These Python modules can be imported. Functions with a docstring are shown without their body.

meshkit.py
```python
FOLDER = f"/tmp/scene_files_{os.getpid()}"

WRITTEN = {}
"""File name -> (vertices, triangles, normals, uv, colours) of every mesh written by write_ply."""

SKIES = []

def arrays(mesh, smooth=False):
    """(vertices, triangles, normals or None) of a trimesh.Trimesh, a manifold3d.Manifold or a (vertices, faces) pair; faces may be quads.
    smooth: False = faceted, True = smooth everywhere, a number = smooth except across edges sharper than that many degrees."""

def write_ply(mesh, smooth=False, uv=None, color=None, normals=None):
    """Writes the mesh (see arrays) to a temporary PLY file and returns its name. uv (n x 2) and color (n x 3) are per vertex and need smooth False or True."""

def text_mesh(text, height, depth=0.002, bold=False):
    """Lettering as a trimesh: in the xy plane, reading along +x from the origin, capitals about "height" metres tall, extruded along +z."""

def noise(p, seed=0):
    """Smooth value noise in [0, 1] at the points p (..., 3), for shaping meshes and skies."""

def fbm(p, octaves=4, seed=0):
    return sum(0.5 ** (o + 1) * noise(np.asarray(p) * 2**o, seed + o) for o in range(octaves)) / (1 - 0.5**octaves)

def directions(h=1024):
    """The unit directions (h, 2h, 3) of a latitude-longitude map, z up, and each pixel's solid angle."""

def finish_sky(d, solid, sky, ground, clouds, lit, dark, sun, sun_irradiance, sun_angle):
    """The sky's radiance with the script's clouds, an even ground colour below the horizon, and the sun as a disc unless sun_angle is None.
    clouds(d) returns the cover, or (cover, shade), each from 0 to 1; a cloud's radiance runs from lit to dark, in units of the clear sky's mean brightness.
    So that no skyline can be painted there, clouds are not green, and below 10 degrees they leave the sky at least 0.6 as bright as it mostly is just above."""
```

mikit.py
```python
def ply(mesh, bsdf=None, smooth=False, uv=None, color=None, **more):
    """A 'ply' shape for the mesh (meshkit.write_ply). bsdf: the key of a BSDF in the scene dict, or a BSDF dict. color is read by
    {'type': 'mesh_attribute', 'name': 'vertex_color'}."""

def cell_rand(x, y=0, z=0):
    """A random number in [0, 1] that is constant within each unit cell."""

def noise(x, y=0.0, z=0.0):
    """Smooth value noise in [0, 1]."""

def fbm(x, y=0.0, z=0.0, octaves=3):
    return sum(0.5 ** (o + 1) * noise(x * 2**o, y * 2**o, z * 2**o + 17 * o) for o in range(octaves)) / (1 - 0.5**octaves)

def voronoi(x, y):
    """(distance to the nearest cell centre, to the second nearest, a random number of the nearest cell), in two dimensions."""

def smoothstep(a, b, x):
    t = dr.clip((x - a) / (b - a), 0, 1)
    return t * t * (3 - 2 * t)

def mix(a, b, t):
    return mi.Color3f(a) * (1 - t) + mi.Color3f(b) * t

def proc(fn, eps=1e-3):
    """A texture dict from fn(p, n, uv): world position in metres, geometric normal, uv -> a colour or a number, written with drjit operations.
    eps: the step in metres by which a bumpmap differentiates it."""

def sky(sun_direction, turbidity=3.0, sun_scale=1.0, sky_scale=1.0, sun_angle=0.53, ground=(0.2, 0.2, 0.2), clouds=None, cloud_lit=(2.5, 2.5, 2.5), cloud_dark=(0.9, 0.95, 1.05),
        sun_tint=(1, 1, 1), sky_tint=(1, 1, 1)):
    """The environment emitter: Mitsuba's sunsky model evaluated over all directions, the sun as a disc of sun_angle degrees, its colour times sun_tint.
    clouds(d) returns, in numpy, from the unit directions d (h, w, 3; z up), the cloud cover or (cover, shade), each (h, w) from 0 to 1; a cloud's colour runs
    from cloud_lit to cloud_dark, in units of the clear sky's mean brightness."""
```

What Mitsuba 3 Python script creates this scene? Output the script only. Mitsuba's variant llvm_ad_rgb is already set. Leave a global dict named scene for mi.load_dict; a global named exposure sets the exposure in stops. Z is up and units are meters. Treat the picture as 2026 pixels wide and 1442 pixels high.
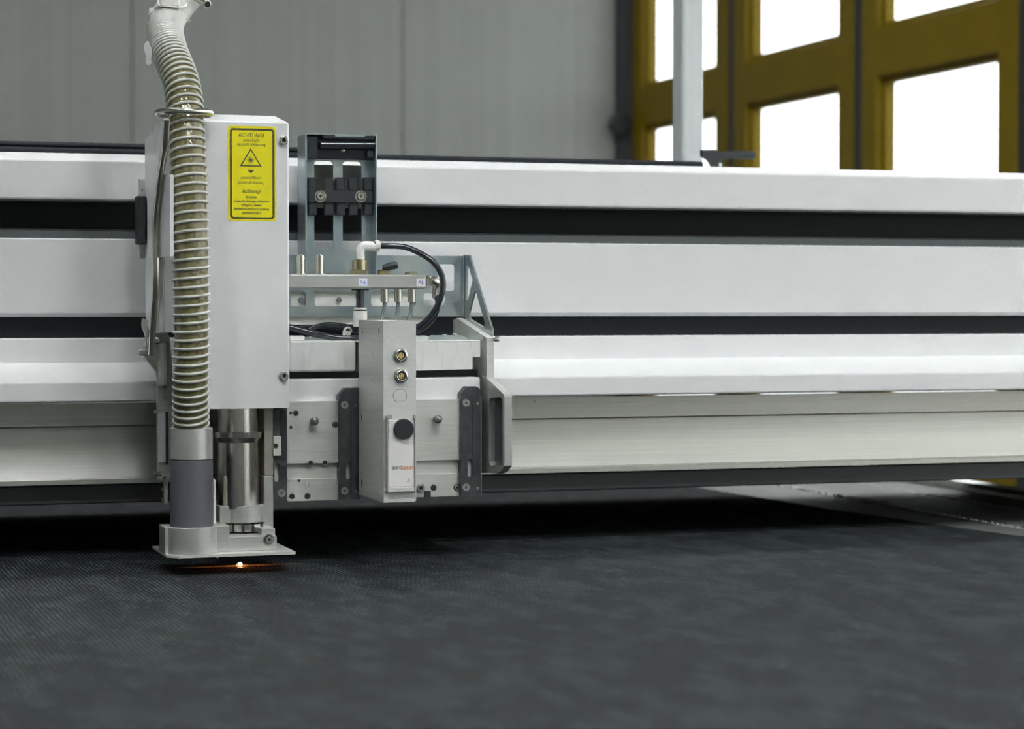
import math, random
import numpy as np
import trimesh
import mitsuba as mi
import drjit as dr
import mikit, meshkit
from mikit import proc, noise, fbm, smoothstep, mix, cell_rand
from shapely.geometry import Polygon, Point, box as sbox, LineString
from shapely.ops import unary_union
from scipy.interpolate import CubicSpline

random.seed(4); np.random.seed(4)
T = mi.ScalarTransform4f
scene, labels = {'type': 'scene'}, {}

# ------------------------------------------------------------------ camera, sky, lights, exposure
FPX, YAW, HOR, ZT = 4440.0, math.radians(18.24), 605.0, 0.85      # focal length (px), yaw, horizon row, table height
ZC = ZT + 0.287
exposure = -1.05
CY, SY = math.cos(YAW), math.sin(YAW)
PITCH = math.atan((721.0 - HOR) / FPX)
CP, SP = math.cos(PITCH), math.sin(PITCH)
scene['camera'] = {'type': 'thinlens', 'fov': 2 * math.degrees(math.atan(1013 / FPX)), 'fov_axis': 'x',
                   'aperture_radius': 0.0054, 'focus_distance': 2.44, 'near_clip': 0.05, 'far_clip': 200.0,
                   'to_world': T().look_at(origin=[0, 0, ZC], target=[SY * CP, CY * CP, ZC - SP], up=[0, 0, 1])}
scene['sky'] = mikit.sky((0.6, 0.3, 0.7), turbidity=6, sun_scale=0.0, sky_scale=1.0, ground=(0.5, 0.5, 0.5),
                         clouds=lambda d: np.ones(d.shape[:2]), cloud_lit=(54, 57, 58.5), cloud_dark=(54, 57, 58.5))
LAMP = (285.0, 300.0, 296.0)
LAMPS = [(x, y) for x in (.4, 1.6) for y in (-2.0, -.2)] + [(-1.5, -.2), (-.9, 2.4), (.8, 2.4), (-.3, 4.1), (1.0, 4.1)]
LAMP_Z = 4.6


# ------------------------------------------------------------------ measuring and mesh helpers
def ray(u, v):
    a, b = (u - 1013.0) / FPX, (721.0 - v) / FPX
    fwd, up = CP + b * SP, b * CP - SP                 # along the level view direction, and up
    return a * CY + fwd * SY, fwd * CY - a * SY, up

def tan_u(u, v=HOR):
    x, y, _ = ray(u, v)
    return x / y

def X(u, Y, v=HOR):
    return Y * tan_u(u, v)

def depth(u, Y):
    return X(u, Y) * SY + Y * CY

def Z(v, u, Y):
    _, y, z = ray(u, v)
    return ZC + z / y * Y

def W(u, v, Y):
    return np.array([X(u, Y, v), Y, Z(v, u, Y)])

def WX(u, v, Xc):                      # on a plane of constant X
    return W(u, v, Xc / tan_u(u, v))

def mm(px, u, Y):                      # length of px pixels there
    return px * depth(u, Y) / FPX

def cat(ms):
    return trimesh.util.concatenate([m for m in ms if m is not None])

def hull(pts):
    return trimesh.convex.convex_hull(np.asarray(pts, float))

def bx(x0, x1, y0, y1, z0, z1, b=0.001):
    x0, x1 = sorted((x0, x1)); y0, y1 = sorted((y0, y1)); z0, z1 = sorted((z0, z1))
    b = min(b, (x1 - x0) * .45, (y1 - y0) * .45, (z1 - z0) * .45)
    p = []
    for i in (0, 1):
        for j in (0, 1):
            for k in (0, 1):
                x, y, z = (x0, x1)[i], (y0, y1)[j], (z0, z1)[k]
                dx, dy, dz = b * (1 - 2 * i), b * (1 - 2 * j), b * (1 - 2 * k)
                p += [(x, y + dy, z + dz), (x + dx, y, z + dz), (x + dx, y + dy, z)]
    return hull(p)

def rbx(u0, v0, u1, v1, Y, dep, b=0.001):           # a box whose front face spans those pixels on plane Y
    um = (u0 + u1) / 2
    vm = (v0 + v1) / 2
    return bx(X(u0, Y, vm), X(u1, Y, vm), Y, Y + dep, Z(v1, um, Y), Z(v0, um, Y), b)

def extrude(poly, lo, hi, plane):
    polys = list(getattr(poly, 'geoms', [poly]))
    m = cat([trimesh.creation.extrude_polygon(p, hi - lo, engine='earcut') for p in polys])
    v = np.array(m.vertices); f = np.array(m.faces)
    if plane == 'xz':
        v = np.stack([v[:, 0], lo + v[:, 2], v[:, 1]], 1); f = f[:, ::-1]
    elif plane == 'yz':
        v = np.stack([lo + v[:, 2], v[:, 0], v[:, 1]], 1)
    else:
        v = np.stack([v[:, 0], v[:, 1], lo + v[:, 2]], 1)
    return trimesh.Trimesh(v, f, process=False)

def rnd(poly, r):
    return poly.buffer(-r).buffer(r, quad_segs=6)

def front(poly_px, Y, dep, holes=(), r=0.0, rh=0.0, uref=None):   # polygon given in pixels on plane Y, extruded back
    uref = uref or sum(p[0] for p in poly_px) / len(poly_px)
    def P(pts):
        return Polygon([(X(u, Y, vref), Z(v, uref, Y)) for u, v in pts])
    vref = sum(p[1] for p in poly_px) / len(poly_px)
    p = P(poly_px)
    if r: p = rnd(p, r)
    for h in holes:
        q = P(h)
        if rh: q = rnd(q, min(rh, 0.49 * min(q.bounds[2] - q.bounds[0], q.bounds[3] - q.bounds[1])))
        p = p.difference(q)
    return extrude(p, Y, Y + dep, 'xz')

def rect(u0, v0, u1, v1):
    return [(u0, v0), (u1, v0), (u1, v1), (u0, v1)]

def side(poly_px, Xc, thick, holes=(), rh=0.0, r=0.0):            # plate of constant X, outline in pixels of its left face
    def P(pts):
        return Polygon([(WX(u, v, Xc)[1], WX(u, v, Xc)[2]) for u, v in pts])
    p = P(poly_px).buffer(0)
    if r: p = rnd(p, r)
    for h in holes:
        q = P(h).buffer(0)
        if rh: q = rnd(q, rh)
        p = p.difference(q)
    return extrude(p, Xc, Xc + thick, 'yz')

def lathe(prof, at=(0, 0, 0), axis=(0, 0, 1), n=40):
    m = trimesh.creation.revolve(np.asarray(prof, float), sections=n)
    M = trimesh.geometry.align_vectors([0, 0, 1], np.asarray(axis, float)); M[:3, 3] = at
    m.apply_transform(M)
    return m

def cyl(p0, p1, r, c=0.0005, n=32):
    p0, p1 = np.asarray(p0, float), np.asarray(p1, float)
    h = np.linalg.norm(p1 - p0); c = min(c, h * .4, r * .4)
    return lathe([(0, 0), (r - c, 0), (r, c), (r, h - c), (r - c, h), (0, h)], p0, p1 - p0, n)

def hexnut(p0, p1, r):
    p0, p1 = np.asarray(p0, float), np.asarray(p1, float)
    h = np.linalg.norm(p1 - p0)
    a = np.arange(6) * math.pi / 3
    pts = [(k * r * math.cos(t), k * r * math.sin(t), z) for t in a for k, z in ((.9, 0), (1, .12 * h), (1, .88 * h), (.9, h))]
    m = hull(pts); M = trimesh.geometry.align_vectors([0, 0, 1], p1 - p0); M[:3, 3] = p0
    m.apply_transform(M)
    return m

def path(pts, n=80):
    pts = np.asarray(pts, float)
    t = np.concatenate([[0], np.cumsum(np.linalg.norm(np.diff(pts, axis=0), axis=1))])
    return CubicSpline(t, pts)(np.linspace(0, t[-1], n))

def frames(p):
    t = np.gradient(p, axis=0); t /= np.linalg.norm(t, axis=1, keepdims=True)
    a = np.zeros_like(p)
    ref = np.array([1.0, 0, 0]) if abs(t[0][0]) < .8 else np.array([0, 1.0, 0])
    x = ref - t[0] * (ref @ t[0]); a[0] = x / np.linalg.norm(x)
    for i in range(1, len(p)):
        x = a[i - 1] - t[i] * (a[i - 1] @ t[i]); a[i] = x / np.linalg.norm(x)
    return t, a, np.cross(t, a)

def tube(p, r, sides=12, caps=True):
    p = np.asarray(p, float); n = len(p)
    t, a, b = frames(p)
    r = np.broadcast_to(r, (n,))
    g = np.arange(sides) * 2 * math.pi / sides
    v = p[:, None] + r[:, None, None] * (np.cos(g)[None, :, None] * a[:, None] + np.sin(g)[None, :, None] * b[:, None])
    i, j = np.meshgrid(np.arange(n - 1), np.arange(sides), indexing='ij')
    q = np.stack([i * sides + j, i * sides + (j + 1) % sides, (i + 1) * sides + (j + 1) % sides, (i + 1) * sides + j], -1).reshape(-1, 4)
    f = np.vstack([q[:, [0, 1, 2]], q[:, [0, 2, 3]]]); v = v.reshape(-1, 3)
    if caps:
        k = len(v); v = np.vstack([v, p[0], p[-1]]); s = np.arange(sides)
        f = np.vstack([f, np.stack([np.full(sides, k), (s + 1) % sides, s], 1), np.stack([np.full(sides, k + 1), (n - 1) * sides + s, (n - 1) * sides + (s + 1) % sides], 1)])
    return trimesh.Trimesh(v, f, process=False)

def lettering(text, u, v, width_px, Y, dep=0.0003, bold=False, left=False):
    m = meshkit.text_mesh(text, 1.0, depth=1.0, bold=bold)
    (x0, _, _), (x1, _, _) = m.bounds
    s = mm(width_px, u, Y) / (x1 - x0)
    cap = 1.0
    q = np.array(m.vertices)
    xx = X(u, Y) + (q[:, 0] - (x0 if left else (x0 + x1) / 2)) * s
    zz = Z(v, u, Y) + (q[:, 1] - cap * .5) * s
    w = np.stack([xx, Y - q[:, 2] * dep, zz], 1)
    return trimesh.Trimesh(w, np.array(m.faces), process=False)

# ------------------------------------------------------------------ naming helpers
def number(key):
    if key not in used:
        used.add(key); return key
    i = 1
    while f'{key}_{i:03d}' in used: i += 1
    used.add(f'{key}_{i:03d}')
    return f'{key}_{i:03d}'
used = set()

def thing(name, label, category, group=None):
    k = number(name); labels[k] = {'label': label, 'category': category}
    if group: labels[k]['group'] = group
    return k

def struct(name, mesh, mat, smooth=False):
    k = number(name); labels[k] = {'kind': 'structure'}
    if mesh is not None: scene[k] = mikit.ply(mesh, mat, smooth=smooth)
    return k

def part(parent, name, mesh, mat, label=None, smooth=30, kind=None, **more):
    k = number(parent + '__' + name)
    scene[k] = mesh if isinstance(mesh, dict) else mikit.ply(mesh, mat, smooth=smooth, **more)
    if label or kind:
        labels[k] = {}
        if label: labels[k]['label'] = label
        if kind: labels[k]['kind'] = kind
    return k

def single(name, mesh, mat, label, category, group=None, smooth=30):
    k = thing(name, label, category, group)
    scene[k] = mikit.ply(mesh, mat, smooth=smooth)
    return k

# ------------------------------------------------------------------ materials
def rgb(*c):
    return {'type': 'rgb', 'value': list(c)}

def principled(c, rough=.5, metal=0.0, spec=.5, **k):
    c = c if isinstance(c, dict) else rgb(*c)
    return {'type': 'twosided', 'b': {'type': 'principled', 'base_color': c, 'roughness': rough, 'metallic': metal, 'specular': spec, **k}}

def bump(inner, fn, scale, eps=4e-4):
    return {'type': 'twosided', 'b': {'type': 'bumpmap', 'tex': proc(fn, eps), 'scale': scale, 'b': inner['b']}}

def peel(p, n, uv):
    return noise(p.x * 420, p.y * 420, p.z * 420)

scene['mat_white'] = bump(principled((.74, .76, .765), .38, 0, .5), peel, .00022)
scene['mat_white_smooth'] = principled((.74, .755, .76), .42)
def brushed(base, k):
    def fn(p, n, uv):
        t = fbm(p.x * 6, p.y * 500, p.z * 500, 2)
        return mix([c * (1 - k) for c in base], base, t)
    return fn
scene['mat_post'] = principled((.48, .51, .51), .45)
scene['mat_rail'] = principled(proc(brushed((.50, .50, .455), .14)), .36, .85)
scene['mat_alu'] = principled(proc(brushed((.50, .50, .475), .10)), .32, .6)
def worn(p, n, uv):
    t = fbm(p.x * 90, p.y * 90, p.z * 60, 3)
    s = smoothstep(.66, .72, noise(p.x * 300, p.y * 60, p.z * 40)) * .3
    return mix((.80, .81, .78), (.62, .63, .60), t * .6 + s)
scene['mat_worn_alu'] = principled(proc(worn), .42, .25)
scene['mat_plate'] = principled(proc(lambda p, n, uv: mix((.51, .51, .475), (.60, .60, .56), fbm(p.x * 40, 3, p.z * 900, 2))), .42, .35)
scene['mat_tower'] = principled(proc(lambda p, n, uv: mix((.56, .565, .54), (.62, .625, .60), noise(p.x * 500, p.y * 30, p.z * 500))), .38, .35)
def zincf(p, n, uv):
    t = fbm(p.x * 28, p.y * 28, p.z * 22, 3)
    return mix((.27, .33, .36), (.40, .445, .43), smoothstep(.3, .7, t))
scene['mat_column'] = principled((.30, .285, .245), .4, .5)
scene['mat_backing'] = principled((.10, .10, .09), .25, .5)
scene['mat_zinc'] = principled(proc(zincf), .33, .8)
scene['mat_steel'] = {'type': 'roughconductor', 'material': 'none', 'specular_reflectance': rgb(.66, .64, .58), 'alpha': .07}
scene['mat_steel'] = {'type': 'twosided', 'b': scene['mat_steel']}
scene['mat_nickel'] = principled((.58, .56, .49), .22, 1.0)
scene['mat_knob'] = principled((.24, .23, .21), .3, .8)
scene['mat_screw'] = principled((.66, .67, .64), .25, 1.0)
scene['mat_brass'] = principled((.43, .375, .24), .25, 1.0)
scene['mat_black'] = principled((.012, .014, .016), .42, 0, .35)
scene['mat_black_gloss'] = principled((.012, .014, .018), .16)
scene['mat_recess'] = principled((.004, .006, .0065), .35, 0, .15)
scene['mat_strip'] = principled(proc(lambda p, n, uv: mix((.015, .018, .020), (.033, .037, .040), fbm(p.x * 260, 1, p.z * 90, 3))), .4)
scene['mat_groove'] = principled((.011, .013, .0145), .5, 0, .2)
scene['mat_darkbar'] = principled((.042, .047, .048), .45, .2)
scene['mat_sleeve'] = principled((.058, .060, .070), .45)
scene['mat_ribs'] = principled((.50, .51, .46), .22, 0, .6)
def hosef(p, n, uv):
    t = fbm(p.x * 160, p.y * 160, p.z * 60, 3)
    return mix((.10, .09, .036), (.185, .165, .085), smoothstep(.35, .75, t))
scene['mat_hose'] = bump(principled(proc(hosef), .16, 0, .6), lambda p, n, uv: noise(p.x * 300, p.y * 300, p.z * 300), .0006)
scene['mat_cream'] = principled((.70, .70, .64), .4)
scene['mat_offwhite'] = principled((.80, .79, .74), .3)
scene['mat_scrap'] = principled((.50, .49, .48), .3)
scene['mat_card'] = principled((.82, .80, .76), .4)
scene['mat_tube_grey'] = principled((.16, .18, .19), .2)
scene['mat_yellow_label'] = principled((.94, .76, .0), .4)
scene['mat_ink'] = principled((.03, .024, .005), .5)
scene['mat_inkgrey'] = principled((.09, .09, .10), .5)
scene['mat_orange'] = principled((.52, .17, .05), .5)
scene['mat_blue_ink'] = principled((.05, .06, .35), .5)
scene['mat_label_white'] = principled((.82, .83, .88), .4)
scene['mat_label_blue'] = principled((.60, .66, .88), .4)
scene['mat_gold'] = principled((.85, .60, .22), .3, .8)
scene['mat_door'] = principled(proc(lambda p, n, uv: mix((.115, .076, .0008), (.135, .09, .001), fbm(p.x * 3, p.y * 8, p.z * 8, 2))), .5, 0, .15)
scene['mat_trough'] = principled((.010, .012, .015), .7, 0, .1)
scene['mat_seal'] = principled((.012, .014, .018), .6)
scene['mat_glass'] = {'type': 'thindielectric', 'int_ior': 1.5}
scene['mat_floor'] = principled((.20, .20, .19), .5)
scene['mat_ceiling'] = principled((.38, .39, .39), .8)
scene['mat_sidewall'] = principled((.34, .35, .34), .7)
def panel(p, n, uv):
    rib = noise(p.x * 38, 5, p.z * .15) * .6 + noise(p.x * 140, 2, p.z * .1) * .4
    return mix((.20, .208, .197), (.24, .25, .233), rib)
scene['mat_panel'] = principled(proc(panel), .55, 0, .3)
def weave(p, n, uv):
    x = p.x + .012 * p.y; y = p.y
    wob = noise(p.x * 30, p.y * 30) * .35
    a = dr.sin((x / .0047 + wob) * 2 * math.pi) * .5 + .5
    b = dr.sin((y / .0040 + wob) * 2 * math.pi) * .5 + .5
    return a * .6 + b * .4
def fabricf(p, n, uv):
    w = weave(p, n, uv)
    g = fbm(p.x * 50, p.y * 24, 0, 4)
    sp = smoothstep(.80, .9, noise(p.x * 400, p.y * 260))
    lint = smoothstep(.35, .8, g)
    c = mix((.0015, .0022, .0026), (.030, .036, .037), w * dr.sqrt(w) * (.5 + .75 * lint))
    return c + mi.Color3f(.03) * sp * .6
scene['mat_fabric'] = bump(principled(proc(fabricf), .66, 0, .14), weave, .0011, 4e-4)
def bedf(p, n, uv):
    w = dr.sin(p.x / .004 * 2 * math.pi) * .5 + .5
    g = fbm(p.x * 10, p.y * 2.5, 0, 3)
    return mix((.085, .09, .088), (.20, .205, .20), g * .7 + w * .3)
scene['mat_bed'] = principled(proc(bedf), .5, .3)

# ------------------------------------------------------------------ the hall
XW, YB = 3.1, 8.0
struct('floor', bx(-7, XW + .3, -6, YB + .2, -.1, 0, .002), 'mat_floor')
k_ceil = struct('ceiling', bx(-7, XW + .3, -6, YB + .2, 5.0, 5.1, .002), 'mat_ceiling')
struct('wall_left', bx(-7.1, -7, -6, YB, 0, 5, .002), 'mat_sidewall')
struct('wall_front', bx(-7, XW, -6.1, -6, 0, 5, .002), 'mat_sidewall')
for x, y in LAMPS:
    m = bx(x - .28, x + .28, y - .15, y + .15, LAMP_Z, LAMP_Z + .05, .004)
    part(k_ceil, 'lamp_housing', bx(x - .3, x + .3, y - .17, y + .17, LAMP_Z + .05, 5.0, .004), 'mat_white_smooth', smooth=False)
    part(k_ceil, 'lamp_tube', mikit.ply(m, 'mat_white_smooth', emitter={'type': 'area', 'radiance': rgb(*[c * (1.0 if y < 1 else .11 if y < 4 else .7) for c in LAMP])}), None)
# back wall: sandwich panels side by side, seams recessed
kw = struct('wall_back', bx(-7, XW, YB + .03, YB + .1, 0, 5, .002), 'mat_seal')
seam = X(263, YB); wpan = X(797, YB) - seam
x = seam - 8 * wpan
while x < XW - .05:
    a, b = max(x, -7) + .0015, min(x + wpan, XW - .02) - .0015
    if b - a > .1:
        part(kw, 'panel', bx(a, b, YB, YB + .06, 0, 5, .003), 'mat_panel', smooth=False)
    x += wpan
# right wall: solid beside the doors, then a row of folding door wings
def u_to_y(u): return XW / tan_u(u)
wing = u_to_y(1443) - u_to_y(1693)
y_first = u_to_y(1247)                        # far jamb
N_WING = 13
y_end = y_first - N_WING * wing
kr = struct('wall_right', cat([bx(XW, XW + .07, -6, y_end - .06, 0, 5, .002), bx(XW, XW + .07, y_end - .06, YB, 3.5, 5, .002), bx(XW, XW + .07, y_first + .02, YB, 0, 3.5, .002)]), 'mat_sidewall')
struct('trim_1', bx(XW - .05, XW + .068, y_first - .01, y_first + .05, 0, 3.5, .004), 'mat_seal')
zs_bars = [ZC + z for z in (.673, .815)]
for i in range(N_WING):
    y1, y0 = y_first - i * wing, y_first - (i + 1) * wing
    gap = .028
    ya, yb = y0 + gap, y1 - gap              # near, far edge of the leaf
    k = struct(f'door_{i + 1}', None, None)
    fx0, fx1 = XW - .005, XW + .06
    st = .100
    rails = [(.02, ZC - .36), (ZC + .673, ZC + .815), (ZC + 1.50, ZC + 1.64), (3.36, 3.48)]
    part(k, 'stile', bx(fx0, fx1, yb - st, yb, .02, 3.48, .004), 'mat_door', smooth=False)
    part(k, 'stile', bx(fx0, fx1, ya, ya + st, .02, 3.48, .004), 'mat_door', smooth=False)
    for a, b in rails:
        part(k, 'kick_panel' if a < .1 else 'rail', bx(fx0 + .001, fx1 - .001, ya + st, yb - st, a, b, .004), 'mat_door', smooth=False)
    for (a, b), (c, d) in zip(rails[:-1], rails[1:]):
        z0, z1 = b, c
        part(k, 'pane', bx(fx1 - .012, fx1 - .0115, ya + st, yb - st, z0, z1, 0), 'mat_glass', smooth=False)
        # glazing bead around the pane
        w = .018
        bead = [bx(fx0 + .02, fx1 - .013, ya + st, ya + st + w, z0, z1, .002), bx(fx0 + .02, fx1 - .013, yb - st - w, yb - st, z0, z1, .002),
                bx(fx0 + .02, fx1 - .013, ya + st, yb - st, z0, z0 + w, .002), bx(fx0 + .02, fx1 - .013, ya + st, yb - st, z1 - w, z1, .002)]
        part(k, 'glazing_bead', cat(bead), 'mat_door', smooth=False)
    part(k, 'rubber_seal', bx(XW + .0, XW + .05, y0 - gap, y0 + gap, .02, 3.48, .004), 'mat_seal', smooth=False)
# round holder on the back wall beside the doors
k = thing('door_holder', 'small black round holder on the grey wall beside the yellow doors', 'door holder')
c = W(1223, 245, YB - .06)
part(k, 'base', cyl(c + [0, .0, 0], c + [0, .06, 0], .02, .002), 'mat_black')
part(k, 'cap', lathe([(0, 0), (.034, 0), (.04, .006), (.04, .02), (.03, .026), (0, .026)], c + [0, -.0, 0], (0, -1, 0)), 'mat_black')
part(k, 'stem', cyl(c + [.02, .02, -.01], c + [.085, .02, -.012], .011, .002), 'mat_black')

# ------------------------------------------------------------------ cutting table and cloth
k = thing('cutting_table', 'wide cutting table with grey bed and bright aluminium edge rail, under the black cloth', 'table')
XR = 1.79
part(k, 'bed', bx(-1.9, XR - .035, .55, 4.4, ZT - .06, ZT, .001), 'mat_bed', smooth=False)
part(k, 'edge_rail', bx(XR - .035, XR + .012, .5, 4.45, ZT - .05, ZT + .012, .006), 'mat_alu', 'bright aluminium edge rail')
part(k, 'frame', bx(-1.95, XR, .5, 4.45, ZT - .30, ZT - .062, .004), 'mat_darkbar', smooth=False)
for x in (-1.8, XR - .15):
    for y in (.7, 4.2):
        part(k, 'leg', bx(x - .05, x + .05, y - .05, y + .05, 0, ZT - .3, .004), 'mat_darkbar', smooth=False)
for i in range(2):
    xx = (1.525, 1.665)[i]
    part(k, 'bed_slat', bx(xx - .004, xx + .004, .6, 4.35, ZT, ZT + .0006, .0002), 'mat_plate', smooth=False)
beads = []  # tiny balls added to stand for the glints along the bed
for i in range(300):
    y = 2.3 + i * .0075
    if random.random() < .8: beads.append(trimesh.creation.icosphere(1, .0021).apply_translation([1.525 + .0015 * random.uniform(-1, 1), y, ZT + .001]))
    if random.random() < .5: beads.append(trimesh.creation.icosphere(1, .0011).apply_translation([1.665, y, ZT + .0008]))
part(k, 'stud_row', cat(beads), 'mat_screw', 'added glint row of tiny shiny studs', kind='stuff')

edge = np.array([(1.40, 4.25), (1.374, 3.274), (1.407, 2.849), (1.467, 2.433), (1.53, .6)])
ny, nx = 240, 160
ys = np.linspace(.6, 4.25, ny)
ex = np.interp(ys, edge[::-1, 1], edge[::-1, 0])
gx = np.linspace(0, 1, nx)
V = np.zeros((ny, nx, 3))
for j, y in enumerate(ys):
    V[j, :, 0] = -1.6 + gx * (ex[j] + 1.6); V[j, :, 1] = y
V[..., 2] = ZT + .0012 + .0016 * meshkit.fbm(V * np.array([7, 7, 1.0]), 3, 5)
V[:, -1, 0] += .0015 * np.sin(np.arange(ny) * 1.9)
idx = np.arange(ny * nx).reshape(ny, nx)
q = np.stack([idx[:-1, :-1], idx[:-1, 1:], idx[1:, 1:], idx[1:, :-1]], -1).reshape(-1, 4)
cloth = trimesh.Trimesh(V.reshape(-1, 3), np.vstack([q[:, [0, 1, 2]], q[:, [0, 2, 3]]]), process=False)
single('mesh_cloth', cloth, 'mat_fabric', 'black coarse-woven cloth spread over the cutting table under the machine', 'cloth', smooth=True)

# ------------------------------------------------------------------ gantry beam
YG = 2.58
UG = 1500
def zg(v, Y=YG): return Z(v, UG, Y)
GX0, GX1 = -1.75, 2.3
k_g = thing('gantry_beam', 'long white gantry beam with black grooves spanning the table', 'gantry')
def profile(name, pts, mat, label=None, r=0.0, smooth=30):      # pts: (Y, row at the reference column)
    p = Polygon([(y, Z(v, UG, y)) for y, v in pts]).buffer(0)
    if r: p = p.buffer(-r).buffer(r, quad_segs=5)
    return part(k_g, name, extrude(p, GX0, GX1, 'yz'), mat, label, smooth)
yb, yc = 2.96, 3.12
zr = Z(331.5, UG, YG + .045)
part(k_g, 'top_cover', extrude(rnd(Polygon([(YG, Z(415, UG, YG)), (YG, Z(343, UG, YG)), (YG + .045, zr), (yb, zr), (yb, Z(415, UG, YG))]), .0035), GX0, GX1, 'yz'), 'mat_white')
profile('upper_groove', [(YG + .055, 400), (yb - .01, 400), (yb - .01, 500), (YG + .055, 500)], 'mat_recess', 'black recessed groove')
profile('cover_band', [(YG + .012, 471), (YG + .05, 466), (YG + .053, 495), (YG + .012, 495)], 'mat_darkbar', 'dark glossy band in the groove')
profile('front_panel', [(YG, 484), (yb - .005, 484), (yb - .005, 625), (YG + .006, 625), (YG, 618)], 'mat_white', r=.002)
profile('lower_groove', [(YG + .03, 615), (yc - .01, 615), (yc - .01, 672), (YG + .03, 672)], 'mat_groove', 'flat black groove strip')
profile('ledge', [(YG, 662), (yc - .005, 662), (yc - .005, 778), (YG - .065, 778), (YG - .065, 741), (YG, 707)], 'mat_white_smooth', r=.003)
profile('aluminium_rail', [(YG - .035, 780), (yc - .02, 780), (yc - .02, 925), (YG - .045, 925), (YG - .045, 917), (YG - .030, 913), (YG - .022, 872), (YG - .022, 823), (YG - .03, 820), (YG - .03, 791), (YG - .035, 791)], 'mat_rail', 'brushed aluminium lower rail')
profile('bottom_bar', [(YG - .02, 926), (yc - .03, 926), (yc - .03, 960), (YG - .02, 960)], 'mat_darkbar', 'dark bar along the bottom', r=.002)
part(k_g, 'end_plate', bx(GX0 - .02, GX0, YG - .07, yc + .01, zg(962), zg(322), .002), 'mat_darkbar', smooth=False)
part(k_g, 'end_plate', bx(GX1, GX1 + .02, YG - .07, yc + .01, zg(962), zg(322), .002), 'mat_darkbar', smooth=False)
c = W(1057, 793.5, YG - .035)
part(k_g, 'screw', cyl(c, c + [0, .004, 0], .0018, n=12), 'mat_black')
for x in (GX0 - .01, GX1 + .01):
    part(k_g, 'foot', bx(x - .06, x + .06, YG + .05, yc - .05, ZT, zg(961), .004), 'mat_darkbar', smooth=False)

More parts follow.
